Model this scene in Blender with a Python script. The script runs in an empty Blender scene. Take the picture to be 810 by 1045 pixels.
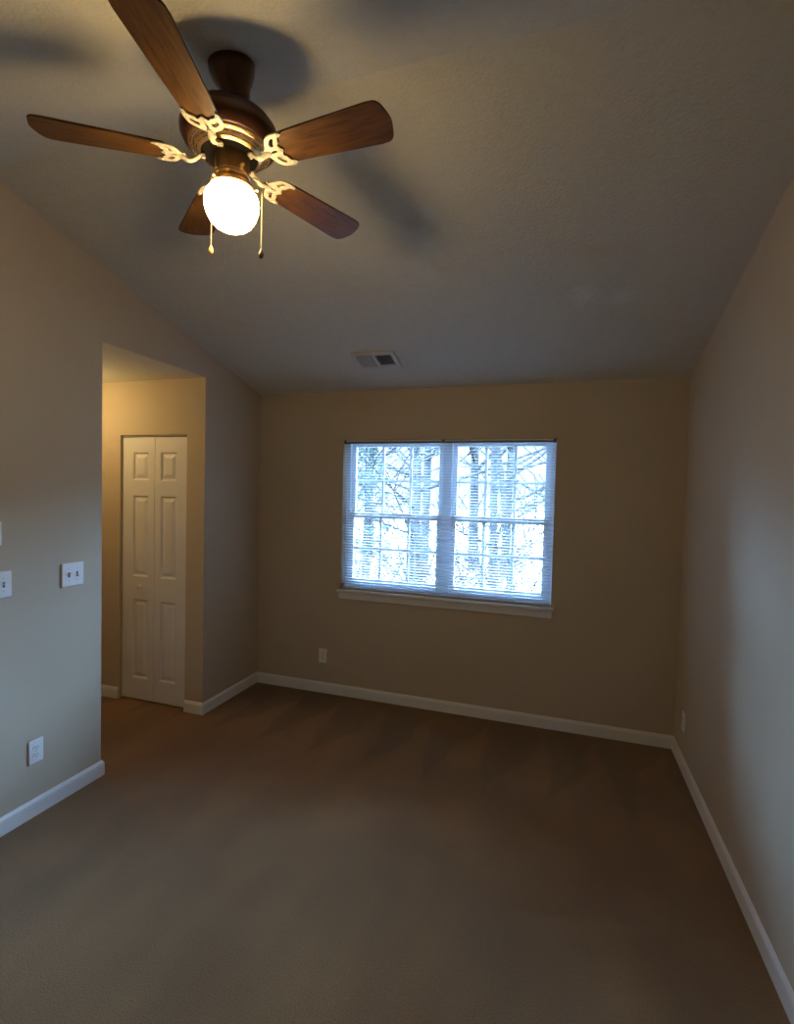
import bpy, bmesh, math, random
from mathutils import Vector, Matrix
S = bpy.context.scene
C = S.collection
PI = math.pi

# ------------------------------------------------------------------ room dimensions (metres)
D = 3.7027          # window wall
FRONT = -0.5640     # wall behind the camera
XL, XR = -2.4352, 0.7569
H = 2.44            # eaves height
SL = 0.263          # ceiling slope, window side
SL2 = 0.29          # ceiling slope, near side
RY = 1.5693         # ridge line
RZ = H + SL * (D - RY)
HF = RZ - SL2 * (RY - FRONT)   # eaves height of the wall behind the camera
YN, YF = 2.1623, 3.0115   # hall opening in the left wall
HZ = 2.4361         # hall ceiling
HX = -4.30          # far end of hall
WX0, WX1, WZ0, WZ1 = -1.668, -0.050, 0.866, 2.055   # window opening

def ceil_z(y):
    return H + SL * (D - y) if y > RY else RZ - SL2 * (RY - y)

# ------------------------------------------------------------------ camera
cam = bpy.data.cameras.new('camera')
co = bpy.data.objects.new('camera', cam); C.objects.link(co)
yaw, pitch, roll = 0.3152, -0.0360, 0.0251
f = Vector((-math.sin(yaw) * math.cos(pitch), math.cos(yaw) * math.cos(pitch), math.sin(pitch)))
r = Vector((math.cos(yaw), math.sin(yaw), 0)); u = r.cross(f)
r2 = r * math.cos(roll) + u * math.sin(roll); u2 = u * math.cos(roll) - r * math.sin(roll)
M = Matrix((r2, u2, -f)).transposed().to_4x4(); M.translation = (0, 0, 1.639)
co.matrix_world = M
cam.sensor_fit = 'HORIZONTAL'; cam.sensor_width = 36; cam.lens = 515.013 / 810 * 36
cam.clip_start = 0.02; cam.clip_end = 200
S.camera = co

# ------------------------------------------------------------------ view, sky, lights
S.view_settings.view_transform = 'Standard'; S.view_settings.look = 'None'
S.view_settings.gamma = 1; S.view_settings.use_curve_mapping = False
S.view_settings.exposure = 0.0
S.cycles.use_denoising = True
S.cycles.max_bounces = 10; S.cycles.diffuse_bounces = 5; S.cycles.transparent_max_bounces = 16
S.cycles.sample_clamp_indirect = 8

SKY = 115.0           # overcast sky brightness
LAMP = 52.0         # glowing fan globe
HALL = 9.5         # hall lamp, watts

w = bpy.data.worlds.new('overcast_sky'); S.world = w; w.use_nodes = True
nt = w.node_tree; nt.nodes.clear()
out = nt.nodes.new('ShaderNodeOutputWorld'); bg = nt.nodes.new('ShaderNodeBackground')
tc = nt.nodes.new('ShaderNodeTexCoord'); sp = nt.nodes.new('ShaderNodeSeparateXYZ')
rp = nt.nodes.new('ShaderNodeValToRGB')
nt.links.new(tc.outputs['Generated'], sp.inputs[0]); nt.links.new(sp.outputs['Z'], rp.inputs[0])
rp.color_ramp.elements[0].position = 0.12; rp.color_ramp.elements[0].color = (.012, .0165, .0215, 1)
rp.color_ramp.elements[1].position = 0.36; rp.color_ramp.elements[1].color = (.62, 1.08, 1.85, 1)
# the western sky is a little brighter
wr = nt.nodes.new('ShaderNodeMapRange'); nt.links.new(sp.outputs['X'], wr.inputs[0])
for i, v in enumerate((-.2, -.75, 1.0, 1.7)): wr.inputs[i + 1].default_value = v
wm = nt.nodes.new('ShaderNodeMix'); wm.data_type = 'RGBA'; wm.blend_type = 'MULTIPLY'; wm.inputs['Factor'].default_value = 1
wc = nt.nodes.new('ShaderNodeCombineColor'); [nt.links.new(wr.outputs[0], wc.inputs[i]) for i in range(3)]
nt.links.new(rp.outputs[0], wm.inputs[6]); nt.links.new(wc.outputs[0], wm.inputs[7]); nt.links.new(wm.outputs[2], bg.inputs['Color']); bg.inputs['Strength'].default_value = SKY
nt.links.new(bg.outputs[0], out.inputs[0])

pl = bpy.data.lights.new('window_portal', 'AREA'); pl.shape = 'RECTANGLE'; pl.size = 1.75; pl.size_y = 1.35
pl.cycles.is_portal = True
po = bpy.data.objects.new('window_portal', pl); C.objects.link(po)
po.location = ((WX0 + WX1) / 2, D + .20, (WZ0 + WZ1) / 2); po.rotation_euler = (-PI / 2, 0, 0)

hl = bpy.data.lights.new('hall_lamp', 'POINT'); hl.energy = HALL; hl.color = (1, .70, .29); hl.shadow_soft_size = .09
ho = bpy.data.objects.new('hall_lamp', hl); C.objects.link(ho); ho.location = (-3.42, 2.52, 2.22)

# ------------------------------------------------------------------ materials
def mat(name, col=(.8, .8, .8), rough=.5, metal=0, spec=.5):
    m = bpy.data.materials.new(name); m.use_nodes = True
    b = m.node_tree.nodes['Principled BSDF']
    b.inputs['Base Color'].default_value = (*col, 1); b.inputs['Roughness'].default_value = rough
    b.inputs['Metallic'].default_value = metal; b.inputs['Specular IOR Level'].default_value = spec
    return m

def noise_mat(name, c1, c2, scale, rough=.6, bump=0, bscale=None, metal=0, spec=.5, stretch=None, detail=3, lo=.3, hi=.7, bdist=.002):
    m = mat(name, c1, rough, metal, spec); n = m.node_tree; b = n.nodes['Principled BSDF']
    t = n.nodes.new('ShaderNodeTexCoord'); mp = n.nodes.new('ShaderNodeMapping')
    n.links.new(t.outputs['Object'], mp.inputs[0])
    if stretch: mp.inputs['Scale'].default_value = stretch
    a = n.nodes.new('ShaderNodeTexNoise'); a.inputs['Scale'].default_value = scale; a.inputs['Detail'].default_value = detail
    n.links.new(mp.outputs[0], a.inputs['Vector'])
    q = n.nodes.new('ShaderNodeValToRGB')
    q.color_ramp.elements[0].position = lo; q.color_ramp.elements[0].color = (*c1, 1)
    q.color_ramp.elements[1].position = hi; q.color_ramp.elements[1].color = (*c2, 1)
    n.links.new(a.outputs['Fac'], q.inputs[0]); n.links.new(q.outputs[0], b.inputs['Base Color'])
    if bump:
        a2 = n.nodes.new('ShaderNodeTexNoise'); a2.inputs['Scale'].default_value = bscale or scale; a2.inputs['Detail'].default_value = 4
        n.links.new(t.outputs['Object'], a2.inputs['Vector'])
        bp = n.nodes.new('ShaderNodeBump'); bp.inputs['Strength'].default_value = bump; bp.inputs['Distance'].default_value = bdist
        n.links.new(a2.outputs['Fac'], bp.inputs['Height']); n.links.new(bp.outputs[0], b.inputs['Normal'])
    return m

M_wall = noise_mat('beige_wall_paint', (.51, .42, .30), (.55, .455, .33), 1.3, .62, .25, 160, spec=.35, bdist=.001)
M_trim = noise_mat('white_trim_paint', (.74, .73, .70), (.80, .79, .76), 3, .38)
M_vinyl = noise_mat('white_window_vinyl', (.72, .74, .76), (.78, .80, .82), 5, .4)
M_slat = mat('white_blind_aluminium', (.80, .82, .84), .45)
n = M_slat.node_tree; b = n.nodes['Principled BSDF']
tl = n.nodes.new('ShaderNodeBsdfTranslucent'); tl.inputs['Color'].default_value = (.78, .82, .86, 1)
mxs = n.nodes.new('ShaderNodeMixShader'); mxs.inputs[0].default_value = .32
n.links.new(b.outputs[0], mxs.inputs[1]); n.links.new(tl.outputs[0], mxs.inputs[2]); n.links.new(mxs.outputs[0], n.nodes['Material Output'].inputs['Surface'])
M_rail = mat('white_blind_rail', (.78, .79, .80), .4)
M_door = noise_mat('white_door_paint', (.72, .71, .70), (.77, .76, .75), 4, .42)
M_plate = noise_mat('white_switch_plastic', (.80, .80, .79), (.84, .84, .83), 20, .3)
n = M_vinyl.node_tree; b = n.nodes['Principled BSDF']
tl = n.nodes.new('ShaderNodeBsdfTranslucent'); tl.inputs['Color'].default_value = (.8, .85, .9, 1)
mxs = n.nodes.new('ShaderNodeMixShader'); mxs.inputs[0].default_value = .11
n.links.new(b.outputs[0], mxs.inputs[1]); n.links.new(tl.outputs[0], mxs.inputs[2]); n.links.new(mxs.outputs[0], n.nodes['Material Output'].inputs['Surface'])
M_slot = mat('dark_slot', (.03, .03, .03), .6)
M_screw = mat('plated_screw', (.6, .6, .58), .35, .8)
M_ventw = noise_mat('grey_white_vent_paint', (.52, .51, .48), (.60, .59, .56), 14, .45)
M_vent_shade = mat('black_vent_shade', (.006, .006, .006), .9, 0, .1)  # near-black colour standing in for the shade inside the vent

# ceiling: coarse sprayed texture with one smoother whitish repair patch
M_ceil = noise_mat('textured_white_ceiling', (.63, .61, .535), (.66, .64, .565), 30, .85, .75, 75, spec=.2, bdist=.006)
n = M_ceil.node_tree; b = n.nodes['Principled BSDF']
t = n.nodes.new('ShaderNodeTexCoord')
def blob(cx, cy, sx, sy):
    mp = n.nodes.new('ShaderNodeMapping'); mp.inputs['Location'].default_value = (-cx / sx, -cy / sy, 0)
    mp.inputs['Scale'].default_value = (1 / sx, 1 / sy, 0)
    n.links.new(t.outputs['Object'], mp.inputs[0])
    nz = n.nodes.new('ShaderNodeTexNoise'); nz.inputs['Scale'].default_value = 22; n.links.new(t.outputs['Object'], nz.inputs['Vector'])
    ln = n.nodes.new('ShaderNodeVectorMath'); ln.operation = 'LENGTH'; n.links.new(mp.outputs[0], ln.inputs[0])
    ad = n.nodes.new('ShaderNodeMath'); ad.operation = 'MULTIPLY_ADD'; ad.inputs[1].default_value = 1.1
    n.links.new(nz.outputs['Fac'], ad.inputs[0]); n.links.new(ln.outputs['Value'], ad.inputs[2])
    mr = n.nodes.new('ShaderNodeMapRange'); mr.inputs['From Min'].default_value = .75; mr.inputs['From Max'].default_value = 1.45
    mr.inputs['To Min'].default_value = 1; mr.inputs['To Max'].default_value = 0
    n.links.new(ad.outputs[0], mr.inputs[0]); return mr.outputs[0]
b1 = blob(.07, 2.79, .11, .11); b2 = blob(.25, 2.83, .10, .09)
mx = n.nodes.new('ShaderNodeMath'); mx.operation = 'MAXIMUM'; n.links.new(b1, mx.inputs[0]); n.links.new(b2, mx.inputs[1])
sc_ = n.nodes.new('ShaderNodeMath'); sc_.operation = 'MULTIPLY'; sc_.inputs[1].default_value = .40; n.links.new(mx.outputs[0], sc_.inputs[0])
mix = n.nodes.new('ShaderNodeMix'); mix.data_type = 'RGBA'
src = b.inputs['Base Color'].links[0].from_socket
n.links.new(sc_.outputs[0], mix.inputs['Factor']); n.links.new(src, mix.inputs[6]); mix.inputs[7].default_value = (.86, .86, .86, 1)
n.links.new(mix.outputs[2], b.inputs['Base Color'])

# carpet: brown cut pile, soft vacuum tracks and wear
M_carpet = mat('brown_carpet', (.2, .14, .1), .95, 0, .15)
n = M_carpet.node_tree; b = n.nodes['Principled BSDF']
t = n.nodes.new('ShaderNodeTexCoord')
def tex(scale, rot=0, st=(1, 1, 1), detail=3):
    mp = n.nodes.new('ShaderNodeMapping'); mp.inputs['Scale'].default_value = st; mp.inputs['Rotation'].default_value = (0, 0, rot)
    n.links.new(t.outputs['Object'], mp.inputs[0])
    z = n.nodes.new('ShaderNodeTexNoise'); z.inputs['Scale'].default_value = scale; z.inputs['Detail'].default_value = detail
    n.links.new(mp.outputs[0], z.inputs['Vector']); return z.outputs['Fac']
def ramp(fac, lo, c1, hi, c2):
    q = n.nodes.new('ShaderNodeValToRGB'); q.color_ramp.elements[0].position = lo; q.color_ramp.elements[0].color = (*c1, 1)
    q.color_ramp.elements[1].position = hi; q.color_ramp.elements[1].color = (*c2, 1); n.links.new(fac, q.inputs[0]); return q.outputs[0]
def mult(a, c, fac=1):
    q = n.nodes.new('ShaderNodeMix'); q.data_type = 'RGBA'; q.blend_type = 'MULTIPLY'; q.inputs['Factor'].default_value = fac
    n.links.new(a, q.inputs[6]); n.links.new(c, q.inputs[7]); return q.outputs[2]
base = ramp(tex(1.6, detail=4), .3, (.192, .100, .033), .7, (.258, .138, .047))
tracks = ramp(tex(1.2, .45, (2.2, .8, 1), 2), .36, (.88, .87, .86), .64, (1.06, 1.05, 1.03))
pile = ramp(tex(260, detail=2), .3, (.62, .62, .62), .7, (1.25, 1.25, 1.25))
def mth(op, a, c=None, d=None):
    q = n.nodes.new('ShaderNodeMath'); q.operation = op
    for i, v in enumerate((a, c, d)):
        if v is None: continue
        if isinstance(v, (int, float)): q.inputs[i].default_value = v
        else: n.links.new(v, q.inputs[i])
    return q.outputs[0]
sx = n.nodes.new('ShaderNodeSeparateXYZ'); n.links.new(t.outputs['Object'], sx.inputs[0])
wob = tex(1.7, detail=2)
dist = mth('SUBTRACT', 3.60, sx.outputs['Y'])                 # distance from the window wall
dist = mth('ADD', dist, mth('MULTIPLY', mth('SUBTRACT', wob, .5), .35))
xx_ = mth('ADD', mth('MULTIPLY_ADD', sx.outputs['X'], 2.7, 10.3), mth('MULTIPLY', wob, .8))
fr_ = mth('ABSOLUTE', mth('SUBTRACT', mth('FRACT', mth('ADD', xx_, mth('MULTIPLY', dist, .35))), .5))
edge = mth('SUBTRACT', mth('MULTIPLY', dist, .62), fr_)
def mrange(v, a, c, lo=0, hi=1):
    q = n.nodes.new('ShaderNodeMapRange'); q.interpolation_type = 'SMOOTHSTEP'; n.links.new(v, q.inputs[0])
    for i, z_ in enumerate((a, c, lo, hi)): q.inputs[i + 1].default_value = z_
    return q.outputs[0]
wedge = mrange(edge, -.05, .06, .80, 1.0)
gq = n.nodes.new('ShaderNodeCombineColor'); [n.links.new(wedge, gq.inputs[i]) for i in range(3)]
n.links.new(mult(mult(mult(base, tracks), gq.outputs[0]), pile), b.inputs['Base Color'])
bp = n.nodes.new('ShaderNodeBump'); bp.inputs['Strength'].default_value = .6; bp.inputs['Distance'].default_value = .004
n.links.new(tex(190, detail=3), bp.inputs['Height']); n.links.new(bp.outputs[0], b.inputs['Normal'])
b.inputs['Sheen Weight'].default_value = .15; b.inputs['Sheen Roughness'].default_value = .6

# glass: clear pane
M_glass = bpy.data.materials.new('window_glass'); M_glass.use_nodes = True
n = M_glass.node_tree; n.nodes.clear()
o_ = n.nodes.new('ShaderNodeOutputMaterial'); tr = n.nodes.new('ShaderNodeBsdfTransparent'); gl = n.nodes.new('ShaderNodeBsdfGlossy')
gl.inputs['Roughness'].default_value = .02; tr.inputs['Color'].default_value = (.94, .97, .98, 1)
fr = n.nodes.new('ShaderNodeFresnel'); fr.inputs['IOR'].default_value = 1.45; ms = n.nodes.new('ShaderNodeMixShader')
n.links.new(fr.outputs[0], ms.inputs[0]); n.links.new(tr.outputs[0], ms.inputs[1]); n.links.new(gl.outputs[0], ms.inputs[2]); n.links.new(ms.outputs[0], o_.inputs[0])

# fan
M_bronze = noise_mat('dark_bronze_enamel', (.045, .014, .006), (.07, .024, .010), 6, .28, metal=.35, spec=.7)
M_brass = noise_mat('polished_brass', (.82, .50, .20), (.88, .57, .26), 12, .32, metal=1)
M_iron = noise_mat('cream_gold_blade_iron', (.43, .38, .28), (.50, .45, .35), 25, .4, spec=.5)
M_blade = noise_mat('walnut_blade_wood', (.052, .020, .0038), (.130, .055, .0095), 9, .45, spec=.25, stretch=(1.2, 9, 9), detail=6, lo=.32, hi=.68)
M_fob_l = noise_mat('oak_fob', (.5, .27, .10), (.62, .36, .15), 60, .4)
M_fob_d = noise_mat('dark_fob', (.06, .03, .015), (.09, .05, .03), 60, .35)
M_chain = mat('brass_chain', (.42, .30, .15), .45, 1)
M_glow = bpy.data.materials.new('glowing_glass_shade'); M_glow.use_nodes = True
b = M_glow.node_tree.nodes['Principled BSDF']
b.inputs['Base Color'].default_value = (.9, .88, .84, 1); b.inputs['Roughness'].default_value = .25
b.inputs['Emission Color'].default_value = (1, .69, .32, 1); b.inputs['Emission Strength'].default_value = LAMP

# outdoors
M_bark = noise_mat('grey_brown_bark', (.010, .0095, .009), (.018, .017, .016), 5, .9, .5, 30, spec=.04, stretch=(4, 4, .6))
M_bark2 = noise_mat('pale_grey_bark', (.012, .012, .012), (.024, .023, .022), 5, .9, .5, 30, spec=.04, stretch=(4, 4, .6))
M_litter = noise_mat('leaf_litter', (.05, .038, .024), (.10, .08, .055), 3, .95, .6, 20, detail=6, spec=.05)
M_needle = noise_mat('evergreen_needles', (.010, .018, .013), (.018, .030, .021), 8, .8, spec=.08)

# ------------------------------------------------------------------ mesh helpers
def link(name, bm, m, parent=None, smooth=False, loc=None):
    me = bpy.data.meshes.new(name)
    bmesh.ops.recalc_face_normals(bm, faces=bm.faces)
    if smooth:
        for fc in bm.faces: fc.smooth = True
        for e in bm.edges:
            if len(e.link_faces) == 2 and e.calc_face_angle(0) > .7: e.smooth = False
    bm.to_mesh(me); bm.free(); me.materials.append(m)
    o = bpy.data.objects.new(name, me); C.objects.link(o)
    if parent: o.parent = parent
    if loc: o.location = loc
    return o

def struct(o):
    o['kind'] = 'structure'; return o

def tag(o, label, cat, group=None):
    o['label'] = label; o['category'] = cat
    if group: o['group'] = group
    return o

def empty(name, loc, rot=(0, 0, 0)):
    o = bpy.data.objects.new(name, None); C.objects.link(o); o.location = loc; o.rotation_euler = rot
    o.empty_display_size = .05
    return o

def box(bm, x0, x1, y0, y1, z0, z1, bev=0, seg=2):
    v = [bm.verts.new(p) for p in [(x0, y0, z0), (x1, y0, z0), (x1, y1, z0), (x0, y1, z0), (x0, y0, z1), (x1, y0, z1), (x1, y1, z1), (x0, y1, z1)]]
    fs = [bm.faces.new([v[i] for i in q]) for q in [(3, 2, 1, 0), (4, 5, 6, 7), (0, 1, 5, 4), (1, 2, 6, 5), (2, 3, 7, 6), (3, 0, 4, 7)]]
    if bev:
        es = list({e for fc in fs for e in fc.edges})
        bmesh.ops.bevel(bm, geom=es, offset=bev, segments=seg, affect='EDGES', profile=.5)
    return bm

def nb(): return bmesh.new()

def prism(bm, pts, fn, a, b_):
    """extrude polygon pts (2-D) between a and b_; fn(p, t) -> 3-D"""
    va = [bm.verts.new(fn(p, a)) for p in pts]; vb = [bm.verts.new(fn(p, b_)) for p in pts]
    bm.faces.new(va); bm.faces.new(vb[::-1])
    for i in range(len(pts)):
        j = (i + 1) % len(pts); bm.faces.new([va[i], vb[i], vb[j], va[j]])
    return bm

def lathe(bm, prof, seg=48, c=(0, 0, 0)):
    rings = []
    for (rr, z) in prof:
        if rr < 1e-6: rings.append([bm.verts.new((c[0], c[1], c[2] + z))])
        else: rings.append([bm.verts.new((c[0] + rr * math.cos(2 * PI * k / seg), c[1] + rr * math.sin(2 * PI * k / seg), c[2] + z)) for k in range(seg)])
    for A, B in zip(rings, rings[1:]):
        for k in range(seg):
            k2 = (k + 1) % seg
            if len(A) == 1 and len(B) == 1: continue
            if len(A) == 1: bm.faces.new([A[0], B[k], B[k2]])
            elif len(B) == 1: bm.faces.new([A[k], A[k2], B[0]])
            else: bm.faces.new([A[k], A[k2], B[k2], B[k]])
    return bm

def tube(bm, pts, rad, seg=8, flat=1.0):
    pts = [Vector(p) for p in pts]; n_ = len(pts)
    rads = rad if isinstance(rad, (list, tuple)) else [rad] * n_
    rings = []
    t0 = (pts[1] - pts[0]).normalized()
    ref = Vector((0, 0, 1)) if abs(t0.z) < .9 else Vector((1, 0, 0))
    nrm = t0.cross(ref).normalized()
    for i, p in enumerate(pts):
        tt = (pts[min(i + 1, n_ - 1)] - pts[max(i - 1, 0)]).normalized()
        nrm = (nrm - tt * nrm.dot(tt)).normalized(); bn = tt.cross(nrm)
        rings.append([bm.verts.new(p + nrm * rads[i] * math.cos(2 * PI * k / seg) + bn * rads[i] * flat * math.sin(2 * PI * k / seg)) for k in range(seg)])
    for A, B in zip(rings, rings[1:]):
        for k in range(seg):
            bm.faces.new([A[k], A[(k + 1) % seg], B[(k + 1) % seg], B[k]])
    bm.faces.new(rings[0][::-1]); bm.faces.new(rings[-1])
    return bm

def plate2d(name, loops, thick, m, parent=None, bevel=0.0):
    """flat plate with holes (loops in the XY plane), thickness along Z, as a mesh"""
    cu = bpy.data.curves.new('tmp', 'CURVE'); cu.dimensions = '2D'; cu.fill_mode = 'BOTH'
    cu.extrude = thick / 2; cu.bevel_depth = bevel; cu.bevel_resolution = 1
    for lp in loops:
        s = cu.splines.new('POLY'); s.points.add(len(lp) - 1); s.use_cyclic_u = True
        for p, q in zip(s.points, lp): p.co = (q[0], q[1], 0, 1)
    tmp = bpy.data.objects.new('tmp', cu); C.objects.link(tmp)
    dg = bpy.context.evaluated_depsgraph_get(); dg.update()
    me = bpy.data.meshes.new_from_object(tmp.evaluated_get(dg)); bpy.data.objects.remove(tmp); bpy.data.curves.remove(cu)
    me.name = name; me.materials.clear(); me.materials.append(m)
    o = bpy.data.objects.new(name, me); C.objects.link(o)
    if parent: o.parent = parent
    return o

def rrect(cx, cy, w_, h_, rad, k=5):
    pts = []
    for (sx, sy, a0) in ((1, 1, 0), (-1, 1, PI / 2), (-1, -1, PI), (1, -1, 1.5 * PI)):
        for i in range(k + 1):
            a = a0 + PI / 2 * i / k
            pts.append((cx + sx * (w_ / 2 - rad) + rad * math.cos(a), cy + sy * (h_ / 2 - rad) + rad * math.sin(a)))
    return pts

def catmull(pts, k=6, closed=True):
    res = []; N = len(pts)
    for i in range(N if closed else N - 1):
        g = (lambda j: Vector(pts[j % N])) if closed else (lambda j: Vector(pts[max(0, min(N - 1, j))]))
        p0, p1, p2, p3 = g(i - 1), g(i), g(i + 1), g(i + 2)
        for s in range(k):
            t_ = s / k
            res.append(.5 * (2 * p1 + (p2 - p0) * t_ + (2 * p0 - 5 * p1 + 4 * p2 - p3) * t_ ** 2 + (3 * p1 - p0 - 3 * p2 + p3) * t_ ** 3))
    if not closed: res.append(Vector(pts[-1]))
    return [tuple(v) for v in res]

def copy_tree(o, parent=None):
    c = o.copy(); C.objects.link(c)
    if parent: c.parent = parent
    for ch in list(o.children): copy_tree(ch, c)
    return c

# ------------------------------------------------------------------ room shell
T = .13
yz = lambda p, t_: (t_, p[0], p[1])
gable = [(FRONT, 0), (D, 0), (D, H), (RY, RZ), (FRONT, HF)]
struct(link('wall_right', prism(nb(), gable, yz, XR, XR + T), M_wall))
left_poly = [(FRONT, 0), (YN, 0), (YN, HZ), (YF, HZ), (YF, 0), (D, 0), (D, H), (RY, RZ), (FRONT, HF)]
struct(link('wall_left', prism(nb(), left_poly, yz, XL - T, XL), M_wall))
bm = nb()
EX0, EX1 = XL - T, XR + T
box(bm, EX0, WX0, D, D + T, 0, H + .05); box(bm, WX1, EX1, D, D + T, 0, H + .05)
box(bm, WX0, WX1, D, D + T, 0, WZ0); box(bm, WX0, WX1, D, D + T, WZ1, H + .05)
struct(link('wall_back', bm, M_wall))
struct(link('wall_front', box(nb(), EX0, EX1, FRONT - T, FRONT, 0, HF + .03), M_wall))
bm = nb()
prism(bm, [(FRONT - T, HF - SL2 * T), (RY, RZ), (D + T, H - SL * T), (D + T, H + .12), (RY, RZ + .15), (FRONT - T, H + .12)], yz, EX0, EX1)
struct(link('ceiling', bm, M_ceil))
bm = nb(); box(bm, HX - T, EX1, FRONT - T, D + T, -.12, 0)
struct(link('floor', bm, M_carpet))

# hall beyond the opening
bm = nb(); box(bm, HX - T, XL - T, YN - T, D + T, HZ - .002, HZ + .1); box(bm, XL - T, XL - .0005, YN + .0005, YF - .0005, HZ - .002, HZ + .1)
struct(link('ceiling_hall', bm, M_ceil))
struct(link('wall_hall_side', box(nb(), HX - T, XL - T, YN - T, YN, 0, HZ), M_wall))
struct(link('wall_hall_far', box(nb(), HX - T, HX, YN, D + T, 0, HZ), M_wall))
DX0, DX1, DZ = -3.211, -2.592, 2.032
bm = nb()
box(bm, HX, DX0, YF, YF + T, 0, HZ); box(bm, DX1, XL - T, YF, YF + T, 0, HZ); box(bm, DX0, DX1, YF, YF + T, DZ, HZ)
struct(link('wall_hall_end', bm, M_wall))
struct(link('wall_closet_back', box(nb(), HX, XL - T, D, D + T, 0, HZ), M_wall))

# baseboards: square body with an eased, sloping top edge
BP = [(0, 0), (.014, 0), (.014, .064), (.0125, .072), (.008, .079), (.005, .085), (0, .085)]
def base_run(bm, p0, p1, nrm, e0=0, e1=0):
    p0, p1, nrm = Vector((*p0, 0)), Vector((*p1, 0)), Vector((*nrm, 0))
    d = (p1 - p0).normalized()
    for_pts0 = [p0 - d * (e0 * q[0]) + nrm * q[0] + Vector((0, 0, q[1])) for q in BP]
    for_pts1 = [p1 + d * (e1 * q[0]) + nrm * q[0] + Vector((0, 0, q[1])) for q in BP]
    a = [bm.verts.new(p) for p in for_pts0]; c = [bm.verts.new(p) for p in for_pts1]
    bm.faces.new(a); bm.faces.new(c[::-1])
    for i in range(len(BP)):
        j = (i + 1) % len(BP); bm.faces.new([a[i], c[i], c[j], a[j]])
bm = nb()   # e = +1 outside mitre, -1 inside mitre
base_run(bm, (XL, FRONT), (XL, YN), (1, 0), -1, 1)
base_run(bm, (XL, YN), (XL - T - .6, YN), (0, 1), 1, 0)
struct(link('baseboard_left', bm, M_trim))
bm = nb()
base_run(bm, (XL, YF), (XL, D), (1, 0), 1, -1)
base_run(bm, (XL, YF), (DX1 + .004, YF), (0, -1), 1, 0)
struct(link('baseboard_closet', bm, M_trim))
bm = nb(); base_run(bm, (XL, D), (XR, D), (0, -1), -1, -1); struct(link('baseboard_back', bm, M_trim))
bm = nb(); base_run(bm, (XR, FRONT), (XR, D), (-1, 0), -1, -1); struct(link('baseboard_right', bm, M_trim))
bm = nb(); base_run(bm, (HX, YF), (DX0 - .004, YF), (0, -1), 0, 0); struct(link('baseboard_hall', bm, M_trim))
bm = nb(); base_run(bm, (XL, FRONT), (XR, FRONT), (0, 1), -1, -1); struct(link('baseboard_front', bm, M_trim))

# ------------------------------------------------------------------ closet door
door = struct(empty('door_1', ((DX0 + DX1) / 2, YF, 0)))
door['label'] = 'white two-leaf folding closet door with raised panels in the hall'
LW = (DX1 - DX0 - .014) / 2
PZ = [(.175, .784), (.960, 1.577), (1.693, 1.904)]
def leaf(x_off, s0, s1):
    """leaf from x_off, stile widths s0 (left) and s1 (right)"""
    z0, z1 = .012, 2.016; y0 = .022; th = .034
    X0, X1 = x_off, x_off + LW; a, c = X0 + s0, X1 - s1
    bm = nb()
    zs = [z0] + [q for p in PZ for q in p] + [z1]
    def quad(xa, xb, za, zb, y): bm.faces.new([bm.verts.new(p) for p in [(xa, y, za), (xb, y, za), (xb, y, zb), (xa, y, zb)]])
    quad(X0, a, z0, z1, y0); quad(c, X1, z0, z1, y0)
    for i in range(0, len(zs), 2): quad(a, c, zs[i], zs[i + 1], y0)
    for (xa, ya, xb, yb) in [(X0, y0, X0, y0 + th), (X1, y0 + th, X1, y0), (X0, y0 + th, X1, y0 + th)]:
        bm.faces.new([bm.verts.new(p) for p in [(xa, ya, z0), (xb, yb, z0), (xb, yb, z1), (xa, ya, z1)]])
    for z in (z0, z1): bm.faces.new([bm.verts.new(p) for p in [(X0, y0, z), (X1, y0, z), (X1, y0 + th, z), (X0, y0 + th, z)]])
    bmesh.ops.remove_doubles(bm, verts=bm.verts, dist=1e-5)
    o = link('door_leaf', bm, M_door, door)
    for (za, zb) in PZ:
        bm = nb(); rings = []
        for (ins, dep) in [(0, 0), (.006, .004), (.011, .011), (.019, .011), (.042, .0025), (.044, .002)]:
            rings.append([bm.verts.new(p) for p in [(a + ins, y0 + dep, za + ins), (c - ins, y0 + dep, za + ins), (c - ins, y0 + dep, zb - ins), (a + ins, y0 + dep, zb - ins)]])
        for A, B in zip(rings, rings[1:]):
            for k in range(4): bm.faces.new([A[k], A[(k + 1) % 4], B[(k + 1) % 4], B[k]])
        bm.faces.new(rings[-1]); link('raised_panel', bm, M_door, o)
    return o
hw = (DX1 - DX0) / 2
lf = leaf(-hw + .005, .098, .056)
leaf(-hw + .009 + LW, .052, .104)
bm = nb()
kp = [(0, .034), (.008, .0335), (.0175, .030), (.0200, .023), (.0165, .016), (.008, .012), (.0075, .004), (.012, .001), (.012, 0), (0, 0)]
lathe(bm, kp, 24)
k_ = link('knob', bm, noise_mat('white_knob_porcelain', (.75, .73, .69), (.8, .78, .74), 20, .25), lf, True)
k_.location = (-3.02 - (DX0 + DX1) / 2, .022, .885); k_.rotation_euler = (PI / 2, 0, 0)
# head track above the leaves
link('track', box(nb(), -hw, hw, .012, .05, 2.020, DZ), noise_mat('track_metal', (.22, .2, .17), (.28, .26, .22), 10, .5), door)

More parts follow.
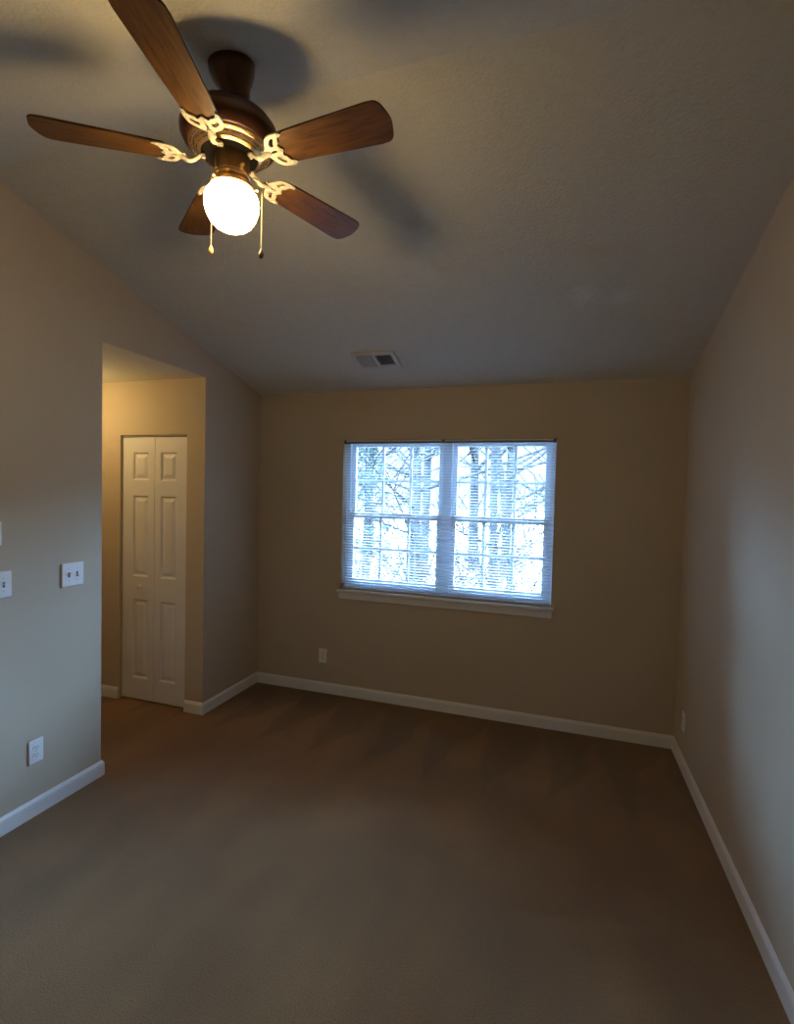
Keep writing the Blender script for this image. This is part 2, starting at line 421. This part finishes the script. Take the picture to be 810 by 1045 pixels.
# ------------------------------------------------------------------ window
win = struct(empty('window_1', ((WX0 + WX1) / 2, D, WZ0)))
win['label'] = 'white twin double-hung window with grilles and a stool sill'
ox, oz = (WX0 + WX1) / 2, WZ0
W, Hh = WX1 - WX0, WZ1 - WZ0
def wobj(name, bm, m, parent=win): return link(name, bm, m, parent)
x0, x1 = -W / 2, W / 2
FY0, FY1 = .072, .128     # frame depth behind wall face
bm = nb()
fw = .034; ft = .020
box(bm, x0, x0 + fw, FY0, FY1, 0, Hh, .003); box(bm, x1 - fw, x1, FY0, FY1, 0, Hh, .003)
box(bm, x0 + fw, x1 - fw, FY0, FY1, Hh - ft, Hh, .003); box(bm, x0 + fw, x1 - fw, FY0, FY1, 0, .030, .003)
wobj('window_frame', bm, M_vinyl)
mc = .024; mw = .036
wobj('center_mullion', box(nb(), mc - mw, mc + mw, FY0 - .006, FY1, .03, Hh - ft, .004), M_vinyl)
ZM = .592                 # meeting rail height above the opening
def sash(xa, xb, za, zb, y, rail_b, rail_t):
    st = .036
    bm = nb()
    box(bm, xa, xa + st, y, y + .028, za, zb, .003); box(bm, xb - st, xb, y, y + .028, za, zb, .003)
    box(bm, xa + st, xb - st, y, y + .028, za, za + rail_b, .003); box(bm, xa + st, xb - st, y, y + .028, zb - rail_t, zb, .003)
    o = wobj('sash', bm, M_vinyl)
    ga, gb, gc, gd = xa + st, xb - st, za + rail_b, zb - rail_t
    bm = nb(); g = .0105
    for i in (1, 2):
        xx = ga + (gb - ga) * i / 3; box(bm, xx - g, xx + g, y + .007, y + .021, gc, gd, .002)
    zz = (gc + gd) / 2
    for i in range(3):
        xa_ = ga + (gb - ga) * i / 3 + (g if i else 0); xb_ = ga + (gb - ga) * (i + 1) / 3 - (g if i < 2 else 0)
        box(bm, xa_, xb_, y + .007, y + .021, zz - g, zz + g, .002)
    wobj('grille', bm, M_vinyl, o)
    bm = nb(); box(bm, ga - .004, gb + .004, y + .0125, y + .0155, gc - .004, gd + .004)
    wobj('glass', bm, M_glass, o)
for (xa, xb) in ((x0 + fw, mc - mw), (mc + mw, x1 - fw)):
    sash(xa, xb, ZM - .022, Hh - ft, FY0 + .028, .036, .026)
    sash(xa, xb, .030, ZM + .022, FY0 - .002, .052, .040)
    # sash lock on the meeting rail
    bm = nb(); box(bm, (xa + xb) / 2 - .025, (xa + xb) / 2 + .025, FY0 - .004, FY0 + .022, ZM + .022, ZM + .034, .003)
    wobj('sash_lock', bm, M_vinyl)
bm = nb()
box(bm, x0 - .024, x1 + .020, -.036, FY0, -.024, 0, .005)
wobj('window_sill', bm, M_trim)
wobj('window_apron', box(nb(), x0 - .012, x1 + .008, -.014, 0, -.078, -.024, .003), M_trim)

# mini blind, lowered over the whole window, slats nearly level
bl = empty('window_blind', (ox, D + .028, WZ0))
tag(bl, 'white mini blind lowered over the whole twin window with its slats open', 'blind')
bx0, bx1 = x0 + .004, x1 - .004
bm = nb(); box(bm, bx0 + .012, bx1 - .012, -.016, .010, Hh - .012, Hh - .002, .002)
link('head_rail', bm, M_rail, bl)
link('head_gap_shade', box(nb(), bx0 + .012, bx1 - .012, -.008, .012, Hh - .026, Hh - .012, .001), mat('grey_gap_shade', (.16, .15, .14), .5), bl)  # dark strip painting the shaded gap below the head rail
bm = nb(); pitch_s = .0212; zt = Hh - .030; ns = 0
tilt = math.radians(5)
z = .026
while z < zt:
    sag = []
    for k in range(5):
        s = -1 + k / 2; yy = s * .0125
        sag.append((yy * math.cos(tilt), yy * math.sin(tilt) + .0016 * (1 - s * s)))
    a = [bm.verts.new((bx0 + .002, p[0], z + p[1])) for p in sag]; c = [bm.verts.new((bx1 - .002, p[0], z + p[1])) for p in sag]
    a2 = [bm.verts.new((bx0 + .002, p[0], z + p[1] - .0004)) for p in sag]; c2 = [bm.verts.new((bx1 - .002, p[0], z + p[1] - .0004)) for p in sag]
    for k in range(4):
        bm.faces.new([a[k], c[k], c[k + 1], a[k + 1]]); bm.faces.new([a2[k + 1], c2[k + 1], c2[k], a2[k]])
    bm.faces.new([a[0], a2[0], c2[0], c[0]]); bm.faces.new([a[4], c[4], c2[4], a2[4]])
    z += pitch_s; ns += 1
link('slats', bm, M_slat, bl, True)
link('bottom_rail', box(nb(), bx0 + .002, bx1 - .002, -.012, .012, .002, .015, .003), M_rail, bl)
bm = nb()
for xx in (bx0 + .155, bx0 + .60, bx0 + .97, bx0 + 1.41):
    for yy in (-.0135, .0135): tube(bm, [(xx, yy, .012), (xx, yy, Hh - .03)], .0011, 4)
link('ladder_cord', bm, M_slat, bl)
M_brk = mat('brown_bracket', (.10, .07, .05), .5)
for xx in (bx0 + .006, .0, bx1 - .006):
    link('bracket', box(nb(), xx - .009, xx + .009, -.019, .014, Hh - (.028 if xx else .014), Hh - .001, .002), M_brk, bl)

# ------------------------------------------------------------------ wall plates (local: +Z out of the wall, X across, Y up)
def outlet(name):
    t_ = empty(name, (0, 0, 0))
    pw, ph = .072, .117
    bm = nb(); box(bm, -pw / 2, pw / 2, -ph / 2, ph / 2, 0, .0065, .0025)
    link('cover_plate', bm, M_plate, t_)
    for sy in (-1, 1):
        o = plate2d('receptacle', [rrect(0, 0, .034, .029, .012)], .003, M_plate, t_)
        o.location = (0, sy * .0195, .0075)
        for (sx, sl) in ((-.0062, .009), (.0062, .0075)):
            link('slot', box(nb(), sx - .0012, sx + .0012, .002 - sl / 2, .002 + sl / 2, .001, .0019), M_slot, o)
        bm = nb(); lathe(bm, [(0, .0019), (.0026, .0019), (.0026, .001), (0, .001)], 12, (0, -.0085, 0)); link('slot', bm, M_slot, o)
    bm = nb(); lathe(bm, [(0, .0082), (.0024, .0078), (.0032, .0065), (0, .0062)], 12); link('screw', bm, M_screw, t_)
    return t_
def switch(name, gang):
    t_ = empty(name, (0, 0, 0))
    pw = .072 if gang == 1 else .122; ph = .122
    bm = nb(); box(bm, -pw / 2, pw / 2, -ph / 2, ph / 2, 0, .008, .0025)
    link('cover_plate', bm, M_plate, t_)
    for i in range(gang):
        cx_ = 0 if gang == 1 else (-.023 + .046 * i)
        link('toggle_well', box(nb(), cx_ - .005, cx_ + .005, -.0125, .0125, .0075, .0083), M_slot, t_)
        up = 1 if i == 0 else -1
        bm = nb(); tube(bm, [(cx_, 0, .006), (cx_, up * .005, .014), (cx_, up * .010, .021)], [.0048, .0044, .0040], 8)
        link('toggle', bm, M_plate, t_, True)
        for sy in (-1, 1):
            bm = nb(); lathe(bm, [(0, .0095), (.0024, .0091), (.0032, .008), (0, .0077)], 12, (cx_, sy * .030, 0)); link('screw', bm, M_screw, t_)
    return t_
RL = Matrix(((0, 0, 1), (1, 0, 0), (0, 1, 0))).to_euler()       # left wall, out = +X, across = +Y
RR = Matrix(((0, 0, -1), (-1, 0, 0), (0, 1, 0))).to_euler()     # right wall, out = -X
RB = Matrix(((1, 0, 0), (0, 0, -1), (0, 1, 0))).to_euler()      # back wall, out = -Y
def put(o, loc, rot): o.location = loc; o.rotation_euler = rot; return o
o = put(outlet('wall_outlet'), (XL, 1.788, .322), RL); tag(o, 'white power outlet low on the left wall before the hall opening', 'outlet', 'wall outlets')
o2 = copy_tree(o); put(o2, (-1.8125, D, .303), RB); tag(o2, 'white power outlet on the window wall below the left end of the window', 'outlet', 'wall outlets')
o3 = copy_tree(o); put(o3, (XR, 3.44, .290), RR); tag(o3, 'power outlet low on the right wall beside the far corner', 'outlet', 'wall outlets')
s2 = put(switch('light_switch', 2), (XL, 1.983, 1.174), RL); tag(s2, 'white double light switch plate with two toggles beside the hall opening', 'light switch')
s1 = put(switch('light_switch', 1), (XL, 1.636, 1.175), RL); tag(s1, 'light switch plate cut by the left edge of the photo', 'light switch')
th = empty('thermostat', (XL, 1.564, 1.414), RL); tag(th, 'white wall box above the switch plate at the left edge', 'thermostat')
link('back_plate', box(nb(), -.058, .058, -.059, .059, 0, .006, .002), M_plate, th)
link('cover', box(nb(), -.054, .054, -.055, .055, .006, .026, .006, 3), M_plate, th)
link('display', box(nb(), -.028, .028, .004, .034, .0255, .0268, .0005), mat('grey_display', (.32, .36, .33), .25), th)

# ------------------------------------------------------------------ ceiling vent (local: +Z out of the ceiling, i.e. downwards)
vx, vy = -1.2385, 3.266
ang = math.atan(SL)
vent = empty('ceiling_vent', (vx, vy, ceil_z(vy)), (PI - ang, 0, 0))
tag(vent, 'small two-bank air vent in the sloped ceiling above the window', 'vent')
vw, vd = .302, .200
o = plate2d('frame', [rrect(0, 0, vw, vd, .004), rrect(-.066, 0, .118, .146, .003), rrect(.066, 0, .118, .146, .003)], .012, M_ventw, vent, .0012)
o.location = (0, 0, .0072)
for sgn, ln in ((-1, 11), (1, 11)):
    bm = nb()
    for i in range(ln):
        xx = sgn * .066 - .052 + .104 * i / (ln - 1)
        a_ = sgn * math.radians(48)
        dx, dz = .0058 * math.cos(a_), .0058 * math.sin(a_)
        nx, nz = -math.sin(a_) * .0006, math.cos(a_) * .0006
        prism(bm, [(xx - dx - nx, .0068 - dz - nz), (xx + dx - nx, .0068 + dz - nz), (xx + dx + nx, .0068 + dz + nz), (xx - dx + nx, .0068 - dz + nz)], lambda p, t_: (p[0], t_, p[1]), -.072, .072)
    link('louvers', bm, M_ventw, vent)
link('vent_shade_sheet', box(nb(), -.130, .130, -.078, .078, .0004, .0012), M_vent_shade, vent)  # flat black sheet painting the unlit depth behind the louvers; no opening there

# ------------------------------------------------------------------ ceiling fan
FX, FYc, BZ = -.999, 1.333, 2.639
fan = empty('ceiling_fan', (FX, FYc, ceil_z(FYc)))
tag(fan, 'bronze five-blade ceiling fan with walnut blades and one glowing globe', 'ceiling fan')
fz = BZ - ceil_z(FYc)     # blade plane in fan coordinates
def fobj(name, bm, m, parent=fan, smooth=True, z=fz):
    o = link(name, bm, m, parent, smooth); o.location = (0, 0, z if parent is fan else 0); return o
# canopy, flush with the slope
bm = nb(); lathe(bm, [(0, 0), (.064, 0), (.068, -.005), (.0685, -.016), (.066, -.030), (.060, -.046), (.052, -.062), (.046, -.074), (.044, -.090), (.041, -.098), (.036, -.103), (.020, -.105), (0, -.105)], 56)
cn = fobj('canopy', bm, M_bronze, z=0); cn.rotation_euler = (math.atan(SL2) * .85, 0, 0)
bm = nb(); lathe(bm, [(0, .02), (.0145, .02), (.0145, .20), (0, .20)], 24, (0, 0, 0)); fobj('downrod', bm, M_bronze, z=fz + .04)
hp = [(0, .172), (.026, .172), (.034, .168), (.038, .150), (.066, .145), (.098, .134), (.124, .117), (.139, .098), (.1445, .080), (.143, .064), (.136, .050), (.126, .041), (.118, .037), (.090, .036), (0, .036)]
bm = nb(); lathe(bm, hp, 72); mh = fobj('motor_housing', bm, M_bronze)
# brass vented lower collar
bm = nb(); lathe(bm, [(.120, .038), (.119, .034), (.115, .031), (.107, .0285), (.105, .025), (.099, .022), (.097, .0185), (.092, .016), (.088, .013), (.084, .012), (.084, .020), (.11, .037)], 72)
fobj('vent_collar', bm, M_brass, mh)
bm = nb()
for k in range(20):
    a0 = 2 * PI * k / 20 + .05; a1 = a0 + 2 * PI / 20 * .72
    for (rr, zz, wd) in ((.1110, .0295, .0018), (.1020, .0232, .0018), (.0945, .0170, .0016)):
        pts = [((rr) * math.cos(a0 + (a1 - a0) * i / 5), (rr) * math.sin(a0 + (a1 - a0) * i / 5), zz + .0004) for i in range(6)]
        tube(bm, pts, wd, 5, .6)
fobj('vent_slots', bm, M_slot, mh)
bm = nb(); lathe(bm, [(0, .036), (.083, .036), (.083, .014), (.078, .010), (.045, .008), (0, .008)], 48); fobj('flywheel', bm, mat('black_flywheel', (.010, .008, .007), .7, 0, .1))
# light kit, hanging a touch off centre
KX = .009
bm = nb(); lathe(bm, [(0, .010), (.049, .010), (.0505, .004), (.0505, -.040), (.053, -.043), (.053, -.048), (.050, -.051), (.050, -.058), (.054, -.064), (.061, -.070), (.066, -.078), (.067, -.088), (.064, -.090), (.052, -.086), (0, -.086)], 56)
fit_ = fobj('light_fitter', bm, M_brass); fit_.location.x += KX
bm = nb(); lathe(bm, [(.0635, -.083)] + [(rr, zz) for rr, zz in [(.0625, -.089), (.070, -.095), (.079, -.104), (.0835, -.116), (.0845, -.128), (.0830, -.142), (.079, -.156), (.073, -.170), (.0645, -.183), (.052, -.195), (.036, -.203), (.018, -.207), (0, -.208)]], 56)
gs = fobj('glass_shade', bm, M_glow); gs.location.x += KX; gs.scale = (.96, .96, 1); gs['label'] = 'glowing white glass globe'
for k in range(3):
    a = 2 * PI * k / 3 + .4; bm = nb()
    tube(bm, [(.066 * math.cos(a), .066 * math.sin(a), -.082), (.078 * math.cos(a), .078 * math.sin(a), -.082)], [.003, .0045], 10)
    fobj('thumbscrew', bm, M_brass, fit_)

# blades and their irons
M_pale = mat('pale_screw', (.62, .56, .44), .35, .3)
TH0, PIT = 3.716, -.169
def blade_outline():
    pts = []
    ra, rb, wa, wb = .176, .530, .0485, .0640
    pts.append((ra, -wa + .006)); pts.append((ra + .006, -wa))
    for i in range(1, 9):
        uu = ra + (rb - .05 - ra) * i / 8; ww = wa + (wb - wa) * min(1, (i / 8) ** .9); pts.append((uu, -ww))
    k = 8
    for i in range(1, k): a = -PI / 2 + PI / 2 * i / k; pts.append((rb - .034 + .026 * math.cos(a), -(wb - .030) + .030 * math.sin(a)))
    for i in range(0, 7): s = -1 + i / 3; pts.append((rb - .008 + .008 * (1 - s * s), s * (wb - .030)))
    for i in range(1, k): a = PI / 2 * i / k; pts.append((rb - .034 + .026 * math.cos(a), (wb - .030) + .030 * math.sin(a)))
    for i in range(8, 0, -1):
        uu = ra + (rb - .05 - ra) * i / 8; ww = wa + (wb - wa) * min(1, (i / 8) ** .9); pts.append((uu, ww))
    pts.append((ra + .006, wa)); pts.append((ra, wa - .006))
    return pts
iron_out = catmull([(.126, -.0090), (.137, -.0115), (.144, -.023), (.152, -.038), (.165, -.0495), (.184, -.0540), (.204, -.0530), (.2125, -.0470), (.205, -.0425),
                    (.197, -.0400), (.192, -.031), (.190, -.023), (.183, -.0185), (.186, -.009), (.193, 0), (.186, .009), (.183, .0185), (.190, .023), (.192, .031),
                    (.197, .0400), (.205, .0425), (.2125, .0470), (.204, .0530), (.184, .0540), (.165, .0495), (.152, .038), (.144, .023), (.137, .0115), (.126, .0090)], 4)
def hole(s): return catmull([(.1585, s * .023), (.163, s * .032), (.172, s * .041), (.182, s * .042), (.181, s * .035), (.174, s * .026), (.172, s * .017), (.162, s * .0165)], 3)
hole_c = catmull([(.152, -.0035), (.160, -.0045), (.169, -.0035), (.174, 0), (.169, .0035), (.160, .0045), (.152, .0035)], 3)
for k in range(5):
    a = TH0 + k * 2 * PI / 5
    Rz = Matrix.Rotation(a, 4, 'Z'); Rx = Matrix.Rotation(PIT, 4, 'X')
    # wooden blade
    bm = nb(); prism(bm, blade_outline(), lambda p, t_: (p[0], p[1], t_), -.003, .003)
    es = [e for e in bm.edges if abs(e.verts[0].co.z - e.verts[1].co.z) < 1e-6]
    bmesh.ops.bevel(bm, geom=es, offset=.0012, segments=1, affect='EDGES')
    o = link('blade', bm, M_blade, fan); o.matrix_local = Matrix.Translation((0, 0, fz)) @ Rz @ Rx
    # blade iron: pierced crescent under the blade root + curved arm up to the flywheel
    o = plate2d('blade_iron', [iron_out, hole(1), hole(-1), hole_c], .0030, M_iron, fan, .0010)
    o.matrix_local = Matrix.Translation((0, 0, fz)) @ Rz @ Rx @ Matrix.Translation((0, 0, -.0056))
    bm = nb()
    arm = catmull([(.072, 0, .0085), (.084, 0, .0075), (.098, 0, -.004), (.114, 0, -.0115), (.130, 0, -.007), (.146, 0, -.0005)], 4, False)
    tube(bm, arm, [.0105 if i < 4 else .0088 for i in range(len(arm))], 10, .62)
    ao = link('iron_arm', bm, M_iron, o, True)
    for (uu, vv) in ((.199, .0475), (.199, -.0475), (.1815, 0)):
        bm = nb(); lathe(bm, [(0, -.0045), (.003, -.0040), (.0042, -.002), (0, -.0018)], 10, (uu, vv, 0)); link('screw', bm, M_pale, o, True)
    for vv in (-.006, .006):
        bm = nb(); lathe(bm, [(0, -.0015), (.0035, -.0008), (.0048, .0015), (0, .002)], 10, (.074, vv, .0035)); link('screw', bm, M_pale, o, True)

# pull chains with fobs
for (dx, dy, zb, m_) in ((-.083, .022, 2.380, M_fob_l), (.098, .026, 2.347, M_fob_d)):
    zf = zb - ceil_z(FYc)
    bm = nb(); s = 1 if dx > 0 else -1
    zz0 = fz - .046
    path = catmull([(s * .050, dy * .5, zz0), (s * .066, dy * .7, zz0 - .001), (dx * .97, dy, zz0 - .018), (dx, dy, zz0 - .045), (dx, dy, zz0 - .12), (dx, dy, zf + .026)], 5, False)
    tube(bm, path, .0009, 6)
    z = zf + .03
    while z < zz0 - .05:
        lathe(bm, [(0, -.0014), (.0011, -.0009), (.0014, 0), (.0011, .0009), (0, .0014)], 6, (dx, dy, z)); z += .0045
    ch = link('pull_chain', bm, M_chain, fan, True)
    bm = nb(); lathe(bm, [(0, 0), (.0045, .002), (.0075, .008), (.0078, .014), (.0055, .021), (.003, .027), (.0022, .030), (0, .030)], 16, (dx, dy, zf)); fo = link('fob', bm, m_, ch, True)
    fo['label'] = 'light wooden fob' if s < 0 else 'dark fob'

# ------------------------------------------------------------------ outdoors: leaf-littered slope and bare trees
GZ = -1.2
bm = nb(); N = 24; rng = random.Random(3)
vs = [[bm.verts.new((-26 + 40 * i / N, 4.2 + 36 * j / N, GZ + .045 * (36 * j / N) + rng.uniform(-.08, .08))) for j in range(N + 1)] for i in range(N + 1)]
for i in range(N):
    for j in range(N): bm.faces.new([vs[i][j], vs[i + 1][j], vs[i + 1][j + 1], vs[i][j + 1]])
g = link('ground', bm, M_litter, None, True); struct(g)
def gz(y): return GZ + .045 * (y - 4.2)

def branch(bm, rng, p, d, L, rad, depth, segs=5, wob=.16, tw=.010):
    pts = [p.copy()]; rads = [rad]
    for i in range(segs):
        d = (d + Vector((rng.uniform(-1, 1), rng.uniform(-1, 1), rng.uniform(-.5, .8))) * wob).normalized()
        p = p + d * (L / segs); pts.append(p.copy()); rads.append(max(tw, rad * (1 - .8 * (i + 1) / segs)))
    tube(bm, pts, rads, 6 if rad > .02 else 4)
    if depth <= 0: return
    for k in range(rng.choice((3, 4, 4, 5))):
        i = rng.randint(1, segs); az = rng.uniform(0, 2 * PI)
        side = Vector((math.cos(az), math.sin(az), rng.uniform(-.15, .55)))
        nd = (d * .55 + side * .8).normalized()
        branch(bm, rng, pts[i], nd, L * rng.uniform(.42, .68), max(tw * 1.3, rads[i] * .62), depth - 1, 4, .2, tw)

def tree(x, y, h, rad, seed, label, m=M_bark, lean=(0, 0), nbr=18, first=.2, bl=.34):
    rng = random.Random(seed)
    t_ = empty('bare_tree', (x, y, gz(y) - .1)); tag(t_, label, 'tree', 'bare trees outside the window')
    pts = []; rads = []
    for i in range(11):
        s = i / 10
        pts.append(Vector((lean[0] * s * h + rng.uniform(-.04, .04) * (i > 0), lean[1] * s * h + rng.uniform(-.04, .04) * (i > 0), s * h)))
        rads.append(rad * (1.25 - .25 * min(1, s * 8)) * (1 - .82 * s))
    bm = nb(); tube(bm, pts, rads, 12); link('trunk', bm, m, t_, True)
    bm = nb()
    for k in range(nbr):
        s = first + (1 - first) * (k + rng.random() * .6) / nbr; i = min(9, int(s * 10)); q = pts[i].lerp(pts[i + 1], s * 10 - i)
        az = rng.uniform(0, 2 * PI); d = Vector((math.cos(az), math.sin(az), rng.uniform(.15, .8))).normalized()
        branch(bm, rng, q, d, h * bl * (1 - .5 * s) * rng.uniform(.7, 1.1), max(.022, rads[i] * .5), 2)
    link('branches', bm, m, t_, True)

TREES = [  # x, y, height, trunk radius, seed, label, material, lean
    (-1.14, 9.0, 11, .085, 11, 'straight bare tree trunk seen through the second pane column of the right window half', M_bark2, (0, .01)),
    (-3.20, 11.0, 12, .13, 12, 'bare tree with a thick trunk seen just left of the window mullion', M_bark2, (.01, 0)),
    (-2.15, 8.2, 8, .06, 13, 'thin bare tree whose limbs cross the panes beside the mullion', M_bark, (-.05, 0)),
    (-.62, 8.6, 9, .07, 14, 'bare tree leaning left behind the right half of the window', M_bark, (-.12, 0)),
    (-.15, 12.0, 12, .11, 15, 'bare tree behind the right edge of the window', M_bark2, (0, 0)),
    (-4.55, 11.5, 10, .10, 16, 'bare tree behind the left edge of the window', M_bark, (.04, 0)),
    (-3.90, 14.5, 13, .15, 17, 'tall bare tree further back behind the left half of the window', M_bark2, (.02, 0)),
    (-2.60, 16.0, 14, .16, 18, 'tall bare tree further back behind the window mullion', M_bark, (-.02, 0)),
    (-1.55, 15.0, 13, .13, 19, 'tall bare tree further back behind the right half of the window', M_bark, (.03, 0)),
    (-6.60, 17.0, 13, .16, 20, 'tall bare tree far back by the left edge of the window', M_bark2, (0, 0)),
]
for a in TREES: tree(*a)

def shrub(x, y, h, seed, label):
    rng = random.Random(seed)
    t_ = empty('bare_shrub', (x, y, gz(y) - .05)); tag(t_, label, 'shrub', 'bare shrubs outside the window')
    bm = nb()
    for k in range(9):
        az = rng.uniform(0, 2 * PI); d = Vector((.45 * math.cos(az), .45 * math.sin(az), 1)).normalized()
        branch(bm, rng, Vector((.05 * math.cos(az), .05 * math.sin(az), 0)), d, h * rng.uniform(.6, 1), .015, 2, 5, .14, .0065)
    link('stems', bm, M_bark, t_, True)
for a in [(-3.35, 7.6, 2.6, 31, 'bare twiggy shrub low behind the left panes of the window'), (-2.45, 7.2, 2.4, 32, 'bare twiggy shrub low behind the middle of the left window half'),
          (-1.55, 7.0, 2.3, 33, 'bare twiggy shrub low behind the window mullion'), (-.75, 7.3, 2.5, 34, 'bare twiggy shrub low behind the right window half'), (-.15, 7.8, 2.6, 35, 'bare twiggy shrub low behind the right edge of the window')]:
    shrub(*a)

# one young evergreen at the left
def evergreen(x, y, h, seed):
    rng = random.Random(seed); t_ = empty('evergreen_tree', (x, y, gz(y) - .05)); tag(t_, 'blue-green evergreen tree behind the upper left panes of the window', 'tree')
    bm = nb(); tube(bm, [(0, 0, 0), (.03, 0, h * .5), (0, 0, h)], [.07, .04, .008], 8); link('trunk', bm, M_bark, t_, True)
    bm = nb()
    for k in range(620):
        s = rng.random() ** .8; zz = .3 + (h - .3) * s; R = (1 - s) * 1.05 * rng.uniform(.25, 1) + .05; az = rng.uniform(0, 2 * PI)
        c_ = Vector((R * math.cos(az), R * math.sin(az), zz)); d = Vector((math.cos(az), math.sin(az), rng.uniform(-.5, .3))).normalized()
        for q in range(4):
            dd = (d + Vector((rng.uniform(-1, 1), rng.uniform(-1, 1), rng.uniform(-1, 1))) * .7).normalized(); ln_ = rng.uniform(.09, .17)
            tube(bm, [c_, c_ + dd * ln_ * .5, c_ + dd * ln_], [.009, .012, .002], 4)
    link('foliage', bm, M_needle, t_)
evergreen(-4.15, 10.4, 4.3, 41)
